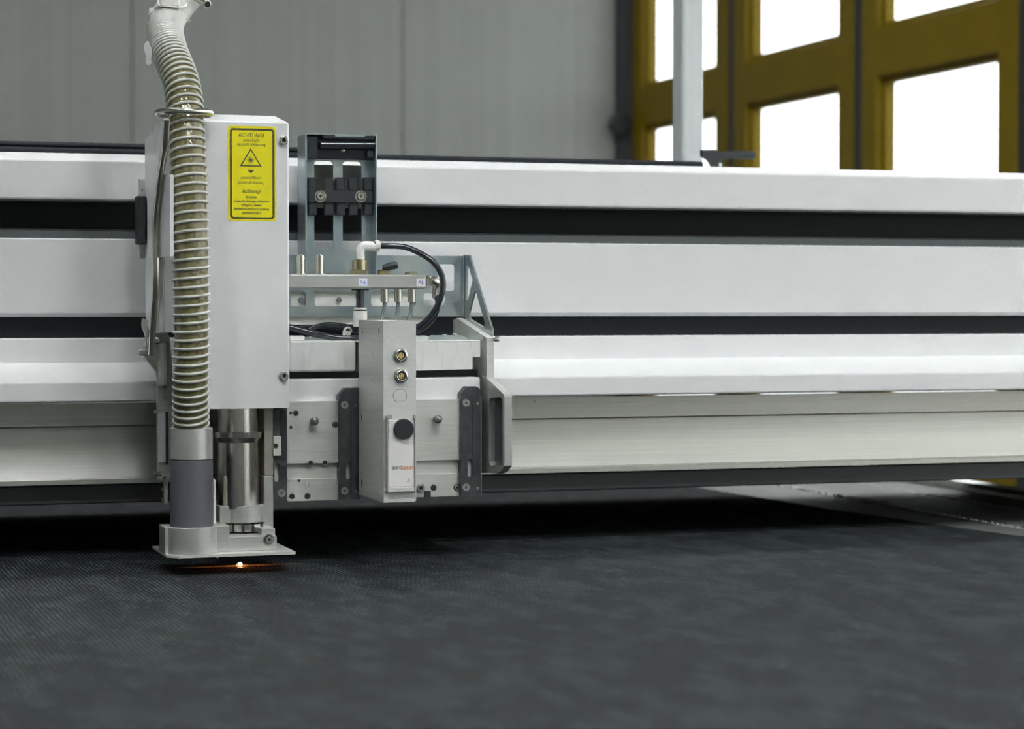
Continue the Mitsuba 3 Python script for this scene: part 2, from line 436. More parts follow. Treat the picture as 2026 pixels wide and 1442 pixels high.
# black drag chain rail lying along the rear top edge, post and clamp lever
yr = yb - .16
ztop = zr + .0005
k = thing('cable_trough', 'low black trough lying along the top of the gantry beam behind the white cover', 'cable trough')
part(k, 'trough', bx(GX0, X(1393, yr), yr, yr + .09, ztop - .002, Z(314, 1150, yr), .003), 'mat_trough', smooth=False)
part(k, 'trough', bx(GX0, X(640, yr), yr + .01, yr + .085, Z(314.1, 1150, yr), Z(288, 500, yr), .003), 'mat_trough', smooth=False)
yp = yb - .05
k = thing('support_post', 'pale grey square post rising behind the gantry beam before the doors', 'post')
x0, x1 = X(1350, yp), X(1391.5, yp)
part(k, 'shaft', bx(x0, x1, yp, yp + .04, ztop - .002, 3.2, .003), 'mat_post', smooth=False)
part(k, 'groove', bx(x0 + .014, x0 + .02, yp - .0004, yp + .002, ztop, 3.19, .0002), 'mat_post', smooth=False)
part(k, 'foot_plate', bx(x0 - .012, x1 + .012, yp - .004, yp + .045, ztop - .002, ztop + .006, .001), 'mat_alu', smooth=False)
k = thing('clamp_lever', 'black clamp lever with a round grip on top of the gantry beam beside the post', 'lever')
yl = yb - .13
a = W(1428, 306.5, yl); b = W(1503, 307, yl)
part(k, 'grip', lathe([(0, 0), (.0045, 0), (.0052, .004), (.0058, .04), (.0058, .046), (.005, .0485), (0, .0485)], a, b - a), 'mat_black')
part(k, 'arm', front([(1390, 297), (1411, 296), (1424, 299), (1440, 302), (1440, 313), (1431, 318), (1434, 332), (1412, 332), (1404, 318), (1391, 309)], yl - .004, .010), 'mat_black')
c = W(1424, 326, yl - .0045)
part(k, 'bolt', cyl(c, c + [0, -.002, 0], .0028, n=16), 'mat_screw')
part(k, 'hub', cyl(W(1420, 316, yl + .003) * [1, 1, 0] + [0, 0, ztop - .002], W(1420, 316, yl + .003), .006), 'mat_black')

# ------------------------------------------------------------------ screws
def screw_mesh():
    ring = Point(0, 0).buffer(1, quad_segs=8)
    hx = Polygon([(.52 * math.cos(t), .52 * math.sin(t)) for t in np.arange(6) * math.pi / 3 + .2])
    head = extrude(ring.difference(hx), -.75, .1, 'xz')
    cap = extrude(ring.difference(Point(0, 0).buffer(.8, quad_segs=8)).buffer(0), -.75, -.7, 'xz')
    bevel = lathe([(1.0, 0), (.82, .18), (.8, .1), (.9, 0)], (0, -.75, 0), (0, -1, 0), 32)
    return cat([head, bevel])
SCREW = mikit.ply(screw_mesh(), 'mat_screw', smooth=30)
def flat_mesh():
    ring = Point(0, 0).buffer(1, quad_segs=8)
    star = Polygon([((.5 if i % 2 else .28) * math.cos(t), (.5 if i % 2 else .28) * math.sin(t)) for i, t in enumerate(np.arange(12) * math.pi / 6)])
    return extrude(ring.difference(star), -.18, .1, 'xz')
FLAT = mikit.ply(flat_mesh(), 'mat_screw', smooth=30)
HOLE = mikit.ply(cat([lathe([(0, .04), (.86, .04), (.9, .05), (1, .05), (1, 0), (0, 0)], (0, 0, 0), (0, -1, 0), 20)]), 'mat_black', smooth=30)
RIM = mikit.ply(lathe([(.82, 0), (.82, .12), (1.0, .12), (1.0, 0)], (0, 0, 0), (0, -1, 0), 24), 'mat_screw', smooth=30)
def put(parent, name, shape, u, v, Y, rpx, label=None):
    p = W(u, v, Y); r = mm(rpx, u, Y)
    return part(parent, name, {**shape, 'to_world': T().translate(p.tolist()).scale([r, r, r])}, None, label)
REC = mikit.ply(extrude(Point(0, 0).buffer(.6, quad_segs=5), -.2, -.1, 'xz'), 'mat_black', smooth=False)  # REC and REC2: dark floor discs carrying the shade inside the socket
REC2 = mikit.ply(extrude(Point(0, 0).buffer(.6, quad_segs=5), -.06, .04, 'xz'), 'mat_darkbar', smooth=False)
def screw(parent, u, v, Y, r):
    put(parent, 'screw_recess', REC, u, v, Y, r)
    return put(parent, 'screw', SCREW, u, v, Y, r)
def flat(parent, u, v, Y, r):
    put(parent, 'screw_recess', REC2, u, v, Y, r)
    return put(parent, 'screw', FLAT, u, v, Y, r)
def hole(parent, u, v, Y, r, rim=True):
    k = put(parent, 'hole', HOLE, u, v, Y, r)
    if rim: put(parent, 'hole_rim', RIM, u, v, Y, r * 1.15)

# ------------------------------------------------------------------ laser head
kh = thing('laser_cutter', 'white laser cutting unit with steel nozzle and yellow warning sign, hovering over the cloth', 'laser head')
YH = 2.390
XH = X(573, YH)
zt, zb = Z(239.5, 500, YH), Z(808, 500, YH)
def prism_x(pts, x0, x1, b):                         # convex (Y, Z) outline, chamfered
    p = Polygon(pts); s = p.buffer(-b, join_style=2)
    return hull([(x, y, z) for x in (x0 + b, x1 - b) for y, z in p.exterior.coords] + [(x, y, z) for x in (x0, x1) for y, z in s.exterior.coords])
xm = X(398, YH)
part(kh, 'housing', prism_x([(YH, zb), (YH, zt - .002), (YH + .002, zt), (YH + .063, zt + .0115), (YH + .07, zt + .0115), (YH + .12, zt - .02), (YH + .12, zb)], xm, XH, .0022), 'mat_white')
xl = X(325, YH)
za, zb2 = Z(236, 325, YH), Z(274, 291, YH + .128)
part(kh, 'side_cover', prism_x([(YH + .004, Z(658, 325, YH)), (YH + .004, za), (YH + .128, zb2), (YH + .128, Z(655, 292, YH + .12)), (YH + .02, Z(658, 325, YH))], xl, xm + .004, .0015), 'mat_white')
part(kh, 'side_cover_flange', bx(xl - .004, xl + .002, YH + .01, YH + .035, Z(660, 325, YH), Z(242, 325, YH), .001), 'mat_white_smooth')
# sign
def rr(u0, v0, u1, v1, r): 
    return rnd(Polygon([(X(u, YH), Z(v, 500, YH)) for u, v in rect(u0, v0, u1, v1)]), mm(r, 500, YH))
ks = part(kh, 'warning_sign', extrude(rr(451.5, 249.5, 547, 437.5, 7), YH - .0005, YH + .0005, 'xz'), 'mat_yellow_label', 'yellow warning sign with a black border and German text')
part(ks, 'border', extrude(rr(455.5, 254.5, 543.5, 433.5, 7).difference(rr(459.5, 258.5, 539.5, 429.5, 4)), YH - .0008, YH - .0004, 'xz'), 'mat_ink')
rows = [('ACHTUNG!', 267.6, 51, 0), ('unterhalb', 277.5, 33, 0), ('Austrittsöffnung', 286, 56, 0), ('unsichtbare', 351.5, 41, 0), ('Laserstrahlung', 360.5, 52, 0),
        ('Achtung!', 378.5, 37, 1), ('Erhöhte', 390, 21, 1), ('Laserstrahlungsreflexion', 398, 70, 1), ('möglich, wenn', 405.8, 40, 1), ('Reflexionsschutzscheibe', 413.5, 70, 1), ('entfernt ist !', 421.5, 36, 1)]
YS = YH - .0005
for t, v, w, bold in rows:
    part(ks, 'lettering', lettering(t, 498, v, w, YS, .0003, bold=bool(bold)), 'mat_ink', smooth=False)
def sp(pts): return Polygon([(X(u, YS), Z(v, 497, YS)) for u, v in pts])
tri = sp([(496.7, 293), (475.5, 329.3), (518.3, 329.3)])
star = unary_union([LineString([(X(496.7 + 2 * math.cos(a), YS), Z(316.5 - 2 * math.sin(a), 497, YS)), (X(496.7 + (8 if i % 2 == 0 else 6) * math.cos(a), YS), Z(316.5 - (8 if i % 2 == 0 else 6) * math.sin(a), 497, YS))]).buffer(mm(.33, 497, YS)) for i, a in enumerate(np.arange(16) * math.pi / 8)]
                   + [Point(X(496.7, YS), Z(316.5, 497, YS)).buffer(mm(2.6, 497, YS))])
part(ks, 'warning_triangle', extrude(unary_union([tri.difference(tri.buffer(-mm(2.2, 497, YS), join_style=2)), star]), YS - .0003, YS, 'xz'), 'mat_ink', smooth=False)
part(ks, 'arrow', extrude(sp([(490, 336), (504, 336), (497, 343)]), YS - .0003, YS, 'xz'), 'mat_ink', smooth=False)
screw(kh, 560.5, 278, YH, 9); screw(kh, 561, 743, YH, 9)
# hose ring and bent stay tube
YR = 2.371
c = W(364.5, 224, YR)
ringm = trimesh.creation.torus(.0285, .0028, 64, 14); ringm.apply_transform(np.diag([1, 1, 1.25, 1.0])); ringm.apply_translation(c)
part(kh, 'hose_ring', ringm, 'mat_nickel', 'steel ring around the hose')
part(kh, 'ring_arm', bx(c[0] + .01, c[0] + .024, c[1] + .02, YH + .03, c[2] - .003, c[2] + .003, .0008), 'mat_nickel')
xs = xl - .0085
stay = [WX(u, v, xs) for u, v in [(330, 236), (328, 270), (326, 295), (320, 330), (314, 380), (309, 430), (308, 470), (308, 560), (306, 600), (303, 640), (301, 675), (300, 702)]]
part(kh, 'stay_tube', tube(path(stay, 70), .0036, 14), 'mat_nickel', 'bent metal stay tube')
for u, v in ((292, 674), (275, 697)):
    p = WX(u, v, xl - .012)
    part(kh, 'hex_bolt', hexnut(p, p + [.012, 0, 0], mm(7, u, 2.45)), 'mat_screw')
# wiper bracket on the left with its black block
YW = 2.52
part(kh, 'wiper_plate', rbx(275, 353, 335, 512, YW, .006, .001), 'mat_white_smooth')
part(kh, 'wiper_block', rbx(272, 387, 289, 483, YW - .02, .02, .0015), 'mat_black')
part(kh, 'wiper_frame', rbx(288.5, 386, 293, 484, YW - .012, .012, .0005), 'mat_alu')
part(kh, 'wiper_bracket', side([(291.5, 356), (312, 345), (336, 345), (336, 507), (291.5, 512)], xl - .0045, .004), 'mat_white_smooth')
flat(kh, 281, 376, YW, 4); flat(kh, 281, 491, YW, 4)
# lower left bracket
YL = 2.50
kb = part(kh, 'rail_bracket', front([(284, 628), (300, 640), (318, 660), (332, 658), (336, 668), (345, 780), (345, 935), (331, 953), (313, 948), (312, 745), (308, 733), (286, 706), (290, 665), (283, 645)], YL, .012, r=.001), 'mat_plate')
part(kb, 'rib', rbx(318.5, 674, 335, 768, YL - .022, .022, .003), 'mat_alu')
part(kb, 'sight_glass', rbx(313, 817, 328.5, 915, YL - .003, .003, .0005), 'mat_label_white')
part(kb, 'sight_frame', rbx(328.5, 815, 332.5, 918, YL - .004, .004, .0005), 'mat_black')
for u, v in ((325, 788), (325, 945)): screw(kb, u, v, YL, 3.6)
for u, v in ((305, 815), (305, 937)):
    p = W(u, v, YL)
    part(kb, 'bolt', hexnut(p, p + [.008, .0, 0], mm(4.5, u, YL)), 'mat_screw')
part(kb, 'foot_tab', rbx(325, 950, 333, 999, YL + .004, .01, .001), 'mat_plate')
for v in (968, 989):
    p = W(319, v, YL + .008); part(kb, 'bolt', hexnut(p, p + [.006, 0, 0], mm(4, 320, YL)), 'mat_screw')
# nozzle
YN = 2.4205
un = 471
def zn(v): return Z(v, un, YN)
R = mm(42, un, YN - .02)
def noz(v): return zn(v) - zn(1003)
part(kh, 'nozzle', lathe([(0, 0), (R, 0), (R, noz(874)), (R * 1.13, noz(864)), (R * 1.15, noz(853)), (R * .985, noz(852)), (R * .985, noz(800)), (0, noz(800))], [X(un, YN), YN, zn(1003)], n=72), 'mat_steel', 'polished steel nozzle tube', smooth=18)
uc = 476.5
cc = [X(uc, YN), YN, 0]
RC = mm(44, uc, YN - .024)
z0, z1 = Z(1036, uc, YN - RC), Z(1001, uc, YN - RC)
part(kh, 'clamp_collar', cat([cyl([cc[0], cc[1], z0], [cc[0], cc[1], z1], RC, .001, 56), bx(cc[0], X(524, YN), YN - .016, YN + .016, z0, z1, .001), bx(X(433.5, YN - .018), cc[0], YN - .018, YN + .01, z0, z1, .001)]), 'mat_alu', 'aluminium clamp collar')
RN = RC * 1.02
nr = [lathe([(RN * .8, 0), (RN, 0), (RN, .0085), (RN * .8, .0085)], [cc[0] + .003, cc[1], z0 - .0095], n=60)]
part(kh, 'adjusting_ring', nr[0], 'mat_steel', 'chrome notched adjusting ring', smooth=40)
notch = [bx(-.0014, .0014, -RN - .0006, -RN + .003, 0, .0085, .0002) for _ in range(14)]
for i, m in enumerate(notch):
    m.apply_transform(trimesh.transformations.rotation_matrix(i * 2 * math.pi / 14 + .2, [0, 0, 1])); m.apply_translation([cc[0] + .003, cc[1], z0 - .0095])
part(kh, 'adjusting_ring_notch', cat(notch), 'mat_black', smooth=False)
YC = 2.405
part(kh, 'column', rbx(523, 806, 541, 941, YC + .004, .04, .0008), 'mat_column')
part(kh, 'column_foot', rbx(522.5, 941.5, 541, 1045, YC, .04, .0008), 'mat_alu')
part(kh, 'fin', rbx(419.5, 947, 428, 1040, YC - .005, .012, .0035), 'mat_offwhite')
# base block and plate
YP0, YP1 = 2.346, 2.45
xp0, xp1 = X(331, YP0), X(584, YP0)
zp = Z(1104, 400, YP0) + .0006
part(kh, 'base_plate', extrude(rnd(Polygon([(xp0, YP0 + .010), (xp0 + .012, YP0), (xp1, YP0 + .0), (xp1, YP1), (xp0, YP1)]), .0008), zp, zp + .0028, 'xy'), 'mat_plate', 'thin metal base plate')
ut = 377.5
YT = 2.376
RT = mm(52, ut, YT - .028)
ct = X(ut, YT)
zb0, zb1 = zp + .0026, Z(1045, ut, YT - RT)
xbr = X(546.5, YP0 + .022)
blk = [cyl([ct, YT, zb0], [ct, YT, zb1], RT, .0007, 64), bx(ct, X(453, YP0 + .02), YP0 + .020, YP0 + .075, zb0, zb1, .0007), bx(X(450, YP0 + .02), xbr, YP0 + .022, YP0 + .075, zb0, Z(1061, 500, YP0 + .02), .0007),
       bx(X(520, YP0 + .02), xbr, YP0 + .03, YP0 + .075, zb0, Z(1047, 530, YP0 + .02), .0007), bx(X(325, YT - .01), ct, YT - .008, YT + .03, zb0, zb1, .0007)]
part(kh, 'base_block', cat(blk), 'mat_alu', 'machined aluminium base block')
hole(kh, 531.5, 1067, YP0 + .0215, 9.5); screw(kh, 532, 1067, YP0 + .024, 7)
for u in (354, 430):
    p = W(u, 1106, YP0 + .004); p[2] = zp - .0012
    part(kh, 'plate_screw', cyl(p, p + [0, 0, .0014], .0022, .0003, 16), 'mat_screw')

# ------------------------------------------------------------------ extraction hose
ke = thing('extraction_hose', 'ribbed translucent extraction hose with white spiral running down in front of the laser head', 'hose')
RH = mm(36.5, 376, 2.355)
pts = []
for u, v, Y in [(378, 850, 2.374), (377.5, 820, 2.368), (377.5, 760, 2.357), (378.5, 660, 2.348), (378.5, 560, 2.344), (376.5, 450, 2.345), (373.5, 360, 2.351), (370.5, 290, 2.359), (367, 225, 2.371),
                (359, 166, 2.391), (343, 122, 2.414), (330, 83, 2.440), (327, 58, 2.458), (333, 36, 2.478), (345, 17, 2.502), (358, 0, 2.530), (374, -17, 2.555), (392, -38, 2.575), (412, -75, 2.60), (425, -130, 2.63), (430, -220, 2.66), (430, -420, 2.68), (428, -700, 2.68)]:
    pts.append(W(u, v, Y))
hp = path(pts, 420)
part(ke, 'tube', tube(hp, RH * .90, 36), 'mat_hose', 'olive translucent hose wall')
dense = path(pts, 5200)
seg = np.linalg.norm(np.diff(dense, axis=0), axis=1); s = np.concatenate([[0], np.cumsum(seg)])
vrow = HOR - (dense[:, 2] - ZC) * FPX / (dense[:, 0] * SY + dense[:, 1] * CY)      # about the picture row, for the rib's spacing
pitch_px = np.interp(vrow, [-300, -60, 0, 22, 38, 60, 80, 100, 125, 150, 185, 220, 300, 480, 650, 740, 800, 860], [17, 10, 8, 6, 3.8, 4.2, 5.8, 7.8, 10.5, 13, 15.5, 16.5, 17.5, 17.8, 16.5, 14.8, 14, 13.5])
pitch = pitch_px * .000545
ang = np.concatenate([[0], np.cumsum(seg / (.5 * (pitch[1:] + pitch[:-1])))]) * 2 * math.pi
t, a, b = frames(dense)
na = int(ang[-1] / (2 * math.pi) * 36)
si = np.interp(np.linspace(0, ang[-1], na), ang, s)
def at_s(arr): return np.stack([np.interp(si, s, arr[:, i]) for i in range(3)], 1)
P0, A0, B0 = at_s(dense), at_s(a), at_s(b)
th = np.linspace(0, ang[-1], na)[:, None]
hel = P0 + RH * .945 * (np.cos(th) * A0 + np.sin(th) * B0)
part(ke, 'spiral_rib', tube(hel, .0017, 8), 'mat_ribs', 'white spiral rib', smooth=True)
# stray plastic burrs along the rib
burr = []
for i in range(46):
    j = random.randrange(int(na * .30), int(na * .62)); 
    p = hel[j] + 0; d = (hel[j] - P0[j]); d /= np.linalg.norm(d)
    if d[1] > .3: continue
    q = p + d * random.uniform(.002, .0045) + np.array([0, 0, random.uniform(-.003, .003)])
    burr.append(tube(np.array([p, (p + q) / 2, q]), [.0006, .0005, .0002], 5))
part(ke, 'burrs', cat(burr), 'mat_offwhite', kind='stuff')
RT2 = mm(42.8, ut, YT - .023)
zc0, zc1, zc2 = Z(1047, ut, YT - RT2), Z(911, ut, YT - RT2), Z(848.5, ut, YT - RT2)
part(ke, 'sleeve', cyl([ct, YT, zc0], [ct, YT, zc1], RT2, .0008, 64), 'mat_sleeve', 'dark grey plastic sleeve')
part(ke, 'cuff', lathe([(0, .0), (RT2, 0), (RT2, zc2 - zc1 - .001), (RT2 - .001, zc2 - zc1), (RT2 - .004, zc2 - zc1), (RT2 - .005, zc2 - zc1 - .004), (0, zc2 - zc1 - .004)], [ct, YT, zc1 + .0006], n=64), 'mat_alu', 'aluminium cuff')
# tag and zip tie at the top of the hose
kt = thing('hose_tag', 'beige plastic tag with a zip tie strapped around the top of the hose', 'cable tie')
part(kt, 'tag', rbx(316, -14, 357, 13.5, 2.452, .01, .002), 'mat_offwhite')
part(kt, 'strap', tube(path([W(294, 28, 2.48), W(303, 20, 2.465), W(316, 11, 2.456), W(338, 13, 2.452), W(358, 14, 2.458), W(368, 8, 2.48)], 40), .0009, 6), 'mat_offwhite')
part(kt, 'tie_head', rbx(296, 15, 307, 27, 2.462, .006, .001), 'mat_offwhite')
part(kt, 'tail', tube(path([W(316, 12, 2.454), W(312, 4, 2.454), W(314, -6, 2.456)], 12), .0012, 6), 'mat_offwhite')
kp = single('plastic_scrap', cat([hull([W(u, v, Y) for u, v in pp for Y in (2.424, 2.428)]) for pp in ([(286, 86), (293, 80), (301, 98), (299, 116), (288, 108), (284, 95)], [(288, 106), (298, 110), (300, 125), (293, 130), (288, 124)])]),
            'mat_scrap', 'translucent crumpled scrap of plastic stuck to the left of the hose', 'plastic scrap')
kc = thing('cable_plug', 'round metal cable plug with a black socket beside the top of the hose', 'plug')
a, b = W(384, -6, 2.51), W(411, 9, 2.485)
d = (b - a) / np.linalg.norm(b - a)
part(kc, 'shell', lathe([(0, 0), (.0035, 0), (.0042, .003), (.0042, .008), (.005, .009), (.005, .02), (.0036, .021), (.0036, .018), (0, .018)], b - d * .021, d, 28), 'mat_nickel')
part(kc, 'socket', cyl(b - d * .006, b - d * .0005, .0034), 'mat_black')
part(kc, 'cable', tube(path([b - d * .02, a - d * .005, a + [-.004, .02, .02]], 14), .0024, 10), 'mat_black')

# ------------------------------------------------------------------ tool carriage
kt = thing('tool_carriage', 'aluminium tool carriage with two screwed tool plates, right of the laser cutting unit', 'tool carriage')
YB1 = 2.425
part(kt, 'upper_block', rbx(573.6, 674, 704, 735, YB1, .095, .0018), 'mat_worn_alu', 'worn bare aluminium block')
part(kt, 'upper_block', front([(715, 674), (950, 674), (950, 707), (935, 707), (935, 731), (715, 735)], YB1, .095, r=.0012, uref=850), 'mat_worn_alu')
part(kt, 'upper_lip', rbx(708, 673.4, 949.6, 677, YB1 - .0006, .05, .0006), 'mat_worn_alu')
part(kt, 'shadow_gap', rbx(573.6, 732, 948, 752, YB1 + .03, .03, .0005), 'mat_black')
part(kt, 'white_block', rbx(573.6, 748, 950.5, 800, YB1, .09, .0018), 'mat_white_smooth', 'white painted block')
part(kt, 'core', rbx(545, 813, 945, 980, YB1 + .018, .06, .001), 'mat_strip')
YPl = 2.418
def toolplate(u0, u1, v0, v1, v2, v3):
    k = part(kt, 'tool_plate', rbx(u0, v0, u1, v1, YPl, .02, .0004), 'mat_plate', 'ground steel tool plate')
    part(k, 'web', rbx(u0, v1 - 1, u1, v2, YPl + .0045, .015, .0003), 'mat_plate')
    part(k, 'lower_plate', rbx(u0, v2, u1, v3, YPl + .001, .019, .0004), 'mat_plate')
    return k
def knob(parent, u, v):
    p = W(u, v, YPl - .014); r = mm(8.6, u, YPl)
    part(parent, 'knob', cat([lathe([(0, 0), (r * .55, .0004), (r * .9, r * .35), (r, r * .8), (r * .92, r * 1.25), (r * .6, r * 1.5), (r * .6, .016), (0, .016)], p + [0, 0, 0], (0, 1, 0), 28)]), 'mat_knob', 'round steel knob', smooth=60)
k1 = toolplate(567.5, 671, 793, 917, 947, 991)
knob(k1, 624, 833)
for u, v, r in ((585, 817.5, 5.5), (575, 817, 3), (575.5, 845, 3), (614.5, 916, 4.6), (643, 915, 4.6)): hole(k1, u, v, YPl, r)
for u, v, r in ((577.5, 982, 5.5), (608, 981.5, 5.8)): hole(k1, u, v, YPl + .001, r)
hole(k1, 591.5, 951, YPl + .001, 2.6, rim=False)
hole(k1, 663, 840, YPl, 6.2); screw(k1, 663, 840, YPl + .002, 5)
ek = [front(rect(604, 952, 610, 963), YPl + .0008, .0006, [rect(605, 953, 609, 962)]), front(rect(611.5, 954.5, 617, 963), YPl + .0008, .0006, [rect(612.5, 955.5, 616, 962)])]
part(k1, 'engraving', cat(ek), 'mat_screw', smooth=False)
k2 = toolplate(815, 912, 790, 911, 938, 983)
knob(k2, 868, 830)
screw(k2, 831, 965, YPl + .001, 8.5)
hole(k2, 857.5, 965, YPl + .001, 6.2); hole(k2, 903.5, 964, YPl + .001, 6.8); screw(k2, 903.5, 964, YPl + .0025, 5.2)
part(k2, 'notch', rbx(839, 971, 852.5, 983.3, YPl + .0006, .01, .0002), 'mat_black')
part(k2, 'engraving', front(rect(824, 975, 836, 983), YPl + .0006, .0006, [rect(826, 976, 828, 982), rect(830, 976, 834, 982)]), 'mat_alu', smooth=False)
# black side strips
YSd = 2.412
def strip(poly, grooves, slot, screws, dots):
    k = part(kt, 'side_strip', front(poly, YSd, .03, [slot] if slot else [], rh=.0022, uref=poly[0][0]), 'mat_strip', 'black side strip')
    for g in grooves: part(k, 'groove', rbx(g[0], g[1], g[2], g[3], YSd - .0002, .0012, .0001), 'mat_black', smooth=False)
    if slot: part(k, 'slot_insert', front(slot, YSd + .006, .004), 'mat_cream', smooth=False)
    for u, v, r in screws: flat(k, u, v, YSd, r)
    for u, v in dots: put(k, 'dot_screw', FLAT, u, v, YSd, 2.8)
    return k
strip([(541, 810), (567.3, 810), (567.3, 990), (541, 990)], [(554, 812, 567, 912), (554, 921, 567, 946)], rect(543, 916, 553, 954), [(557, 975.5, 8)], [])
part(kt, 'latch_block', rbx(541, 863, 556.5, 902, YSd - .006, .008, .0005), 'mat_plate'); hole(kt, 545, 882, YSd - .006, 5)
strip([(671.3, 782), (684, 768), (712, 768), (712, 989), (671.3, 989)], [(693, 772, 695.5, 985)], rect(684.5, 914, 695, 949), [(681.7, 801, 7.6), (681.7, 971, 7.6)], [(704, 802), (704, 972)])
strip([(912, 779), (923, 765), (944, 765), (951, 772), (951, 982.5), (912, 982.5)], [(933.5, 784, 935.5, 902)], rect(925, 907, 935, 944), [(922, 797, 7.4), (922, 964, 7.6)], [(945, 798), (945, 966)])
part(kt, 'edge_strip', rbx(951.2, 783, 953, 981, YSd, .05, .0003), 'mat_screw')
# top details
YTt = YB1 + .02
part(kt, 'guide_rail', rbx(573.6, 664, 603, 673.5, YTt, .02, .0005), 'mat_worn_alu')
part(kt, 'top_plate', hull([W(u, v, y) for u, v in ((610, 669), (704, 673), (704, 675), (610, 675)) for y in (YTt, YTt + .06)]), 'mat_zinc')
for u in (613.5, 687): 
    p = W(u, 675, YTt + .0); part(kt, 'pin', lathe([(0, 0), (.003, 0), (.003, .0022), (.0016, .003), (.0016, .005), (.0008, .006), (0, .006)], p, (0, 0, 1), 16), 'mat_screw')
part(kt, 'guide_rail', rbx(822, 664, 846, 674, YTt, .02, .0005), 'mat_worn_alu')
part(kt, 'top_plate', hull([W(u, v, y) for u, v in ((850, 663), (914, 663), (934, 675), (850, 675)) for y in (YTt, YTt + .04)]), 'mat_zinc')
for u, v in ((856, 672), (880, 663), (900, 661), (939, 672)):
    p = W(u, v + 3, YTt + .004); part(kt, 'pin', lathe([(0, 0), (.0032, 0), (.003, .002), (.0015, .0028), (0, .0028)], p, (0, 0, 1), 16), 'mat_screw')
# end bracket with handle opening (plate across the beam)
XB = X(963, 2.42)
kb = part(kt, 'end_bracket', side([(963, 668), (903, 629), (896, 633), (903, 935), (953, 936), (963, 930)], XB, mm(14.5, 970, 2.42), r=.001), 'mat_plate', 'machined end bracket')
part(kb, 'handle', side([(950, 742), (964, 750), (972, 756), (996, 780), (998, 785), (998, 922), (989, 934), (980, 937), (950, 932)], XB - .0006, mm(15.8, 1006, 2.355), [[(967.5, 787), (994, 786), (994, 920), (967.5, 921)]], rh=.006, r=.001), 'mat_alu', 'handle frame with a tall opening')
part(kb, 'handle_back', side([(960, 770), (996.5, 780), (996.5, 925), (960, 925)], XB + .0068, .001), 'mat_strip')
part(kb, 'handle_liner', side([(966, 776), (973, 776), (973, 923), (966, 923)], XB + .004, .0028), 'mat_alu')
p = WX(977, 670, XB + .008); part(kb, 'bolt', hexnut(p, p + [.006, 0, 0], mm(5.5, 977, 2.42)), 'mat_screw')
p = W(953, 670, 2.43); part(kb, 'bolt', hexnut(p, p + [.002, 0, 0], mm(4, 953, 2.43)), 'mat_screw')

# ------------------------------------------------------------------ cable bracket (zinc plated sheet)
kz = thing('cable_bracket', 'zinc-plated slotted sheet bracket with an upright cable channel behind the air manifold', 'bracket')
YZ = 2.536
part(kz, 'back_sheet', front(rect(560, 505, 918, 626), YZ, .002, [[(866, 522), (899, 522), (899, 575), (880, 575), (880, 560), (866, 560)], rect(838, 580, 881, 604), rect(575, 577, 604.5, 605.5), rect(622.5, 577, 710, 605.5), rect(734, 577, 823, 605.5)], rh=.003, uref=740), 'mat_zinc')
part(kz, 'mount_rail', front([(560, 574), (835, 574), (835, 606), (843, 630), (836, 641), (560, 642)], YZ + .006, .02, uref=700), 'mat_cream', 'cream rail behind the slots')
for u in (595, 670): 
    c = W(u, 593, YZ + .006); part(kz, 'bolt', cyl(c, c + [0, -.004, 0], mm(5.2, u, YZ), .0006, 20), 'mat_tube_grey')
part(kz, 'brace', side([(918, 504), (928, 504), (973.4, 652), (973.4, 665), (921, 634), (918, 622.5)], X(918, YZ), .0022,
     [[(922.4, 525), (926, 525), (935, 554), (925.4, 594), (922.2, 592)], [(938.5, 576), (941, 576), (958.6, 636), (958, 648), (929.7, 631), (927, 622)]]), 'mat_zinc', 'triangular brace with two cut-outs')
part(kz, 'bend', rbx(916.5, 505, 919, 626, YZ - .002, .005, .0008), 'mat_zinc')
YCh = 2.530
kch = part(kz, 'cable_channel', front(rect(606, 266, 742, 545), YCh, .002, [rect(621.7, 319, 659.4, 494), rect(678, 319, 715.4, 495)], rh=.0045), 'mat_zinc', 'upright slotted channel')
Yf = 2.512
part(kch, 'flange', bx(X(608, Yf) - .002, X(608, Yf), Yf, YCh + .022, Z(545, 608, Yf), Z(265, 608, Yf), .0004), 'mat_zinc')
part(kch, 'flange', bx(X(743.5, Yf), X(743.5, Yf) + .0018, Yf, YCh + .002, Z(545, 743, Yf), Z(266, 743, Yf), .0004), 'mat_zinc')
part(kch, 'top_rim', bx(X(608, Yf), X(744, Yf), Yf, YCh + .002, Z(267.5, 676, Yf), Z(265.5, 676, Yf), .0003), 'mat_zinc')
part(kz, 'backing_plate', rbx(610, 326.5, 741, 412, 2.558, .004, .0006), 'mat_backing')
# black chain end link at the top
kl = part(kz, 'chain_link', rbx(611, 269, 741, 315, YCh - .005, .0045, .0008), 'mat_black_gloss', 'black chain end link')
part(kl, 'cross_bar', tube(np.array([W(633, 287, Yf + .004), W(690, 287, Yf + .004), W(741, 287, Yf + .004)]), mm(7.5, 690, Yf), 18), 'mat_black_gloss')
part(kl, 'cheek', rbx(611, 269, 629, 315, Yf + .002, .012, .001), 'mat_black_gloss')
part(kl, 'cheek', rbx(728, 296, 741, 314, Yf + .002, .012, .002), 'mat_black_gloss')
part(kl, 'hood', rbx(640, 268, 741, 275, Yf - .001, .012, .001), 'mat_black_gloss')
part(kl, 'rivet', lathe([(0, .003), (.0022, .0024), (.0036, .0), (0, 0)], W(678, 297, YCh - .005), (0, -1, 0), 20), 'mat_screw')
part(kl, 'hood_clip', rbx(663, 267, 722, 271, Yf - .0015, .006, .0004), 'mat_zinc')
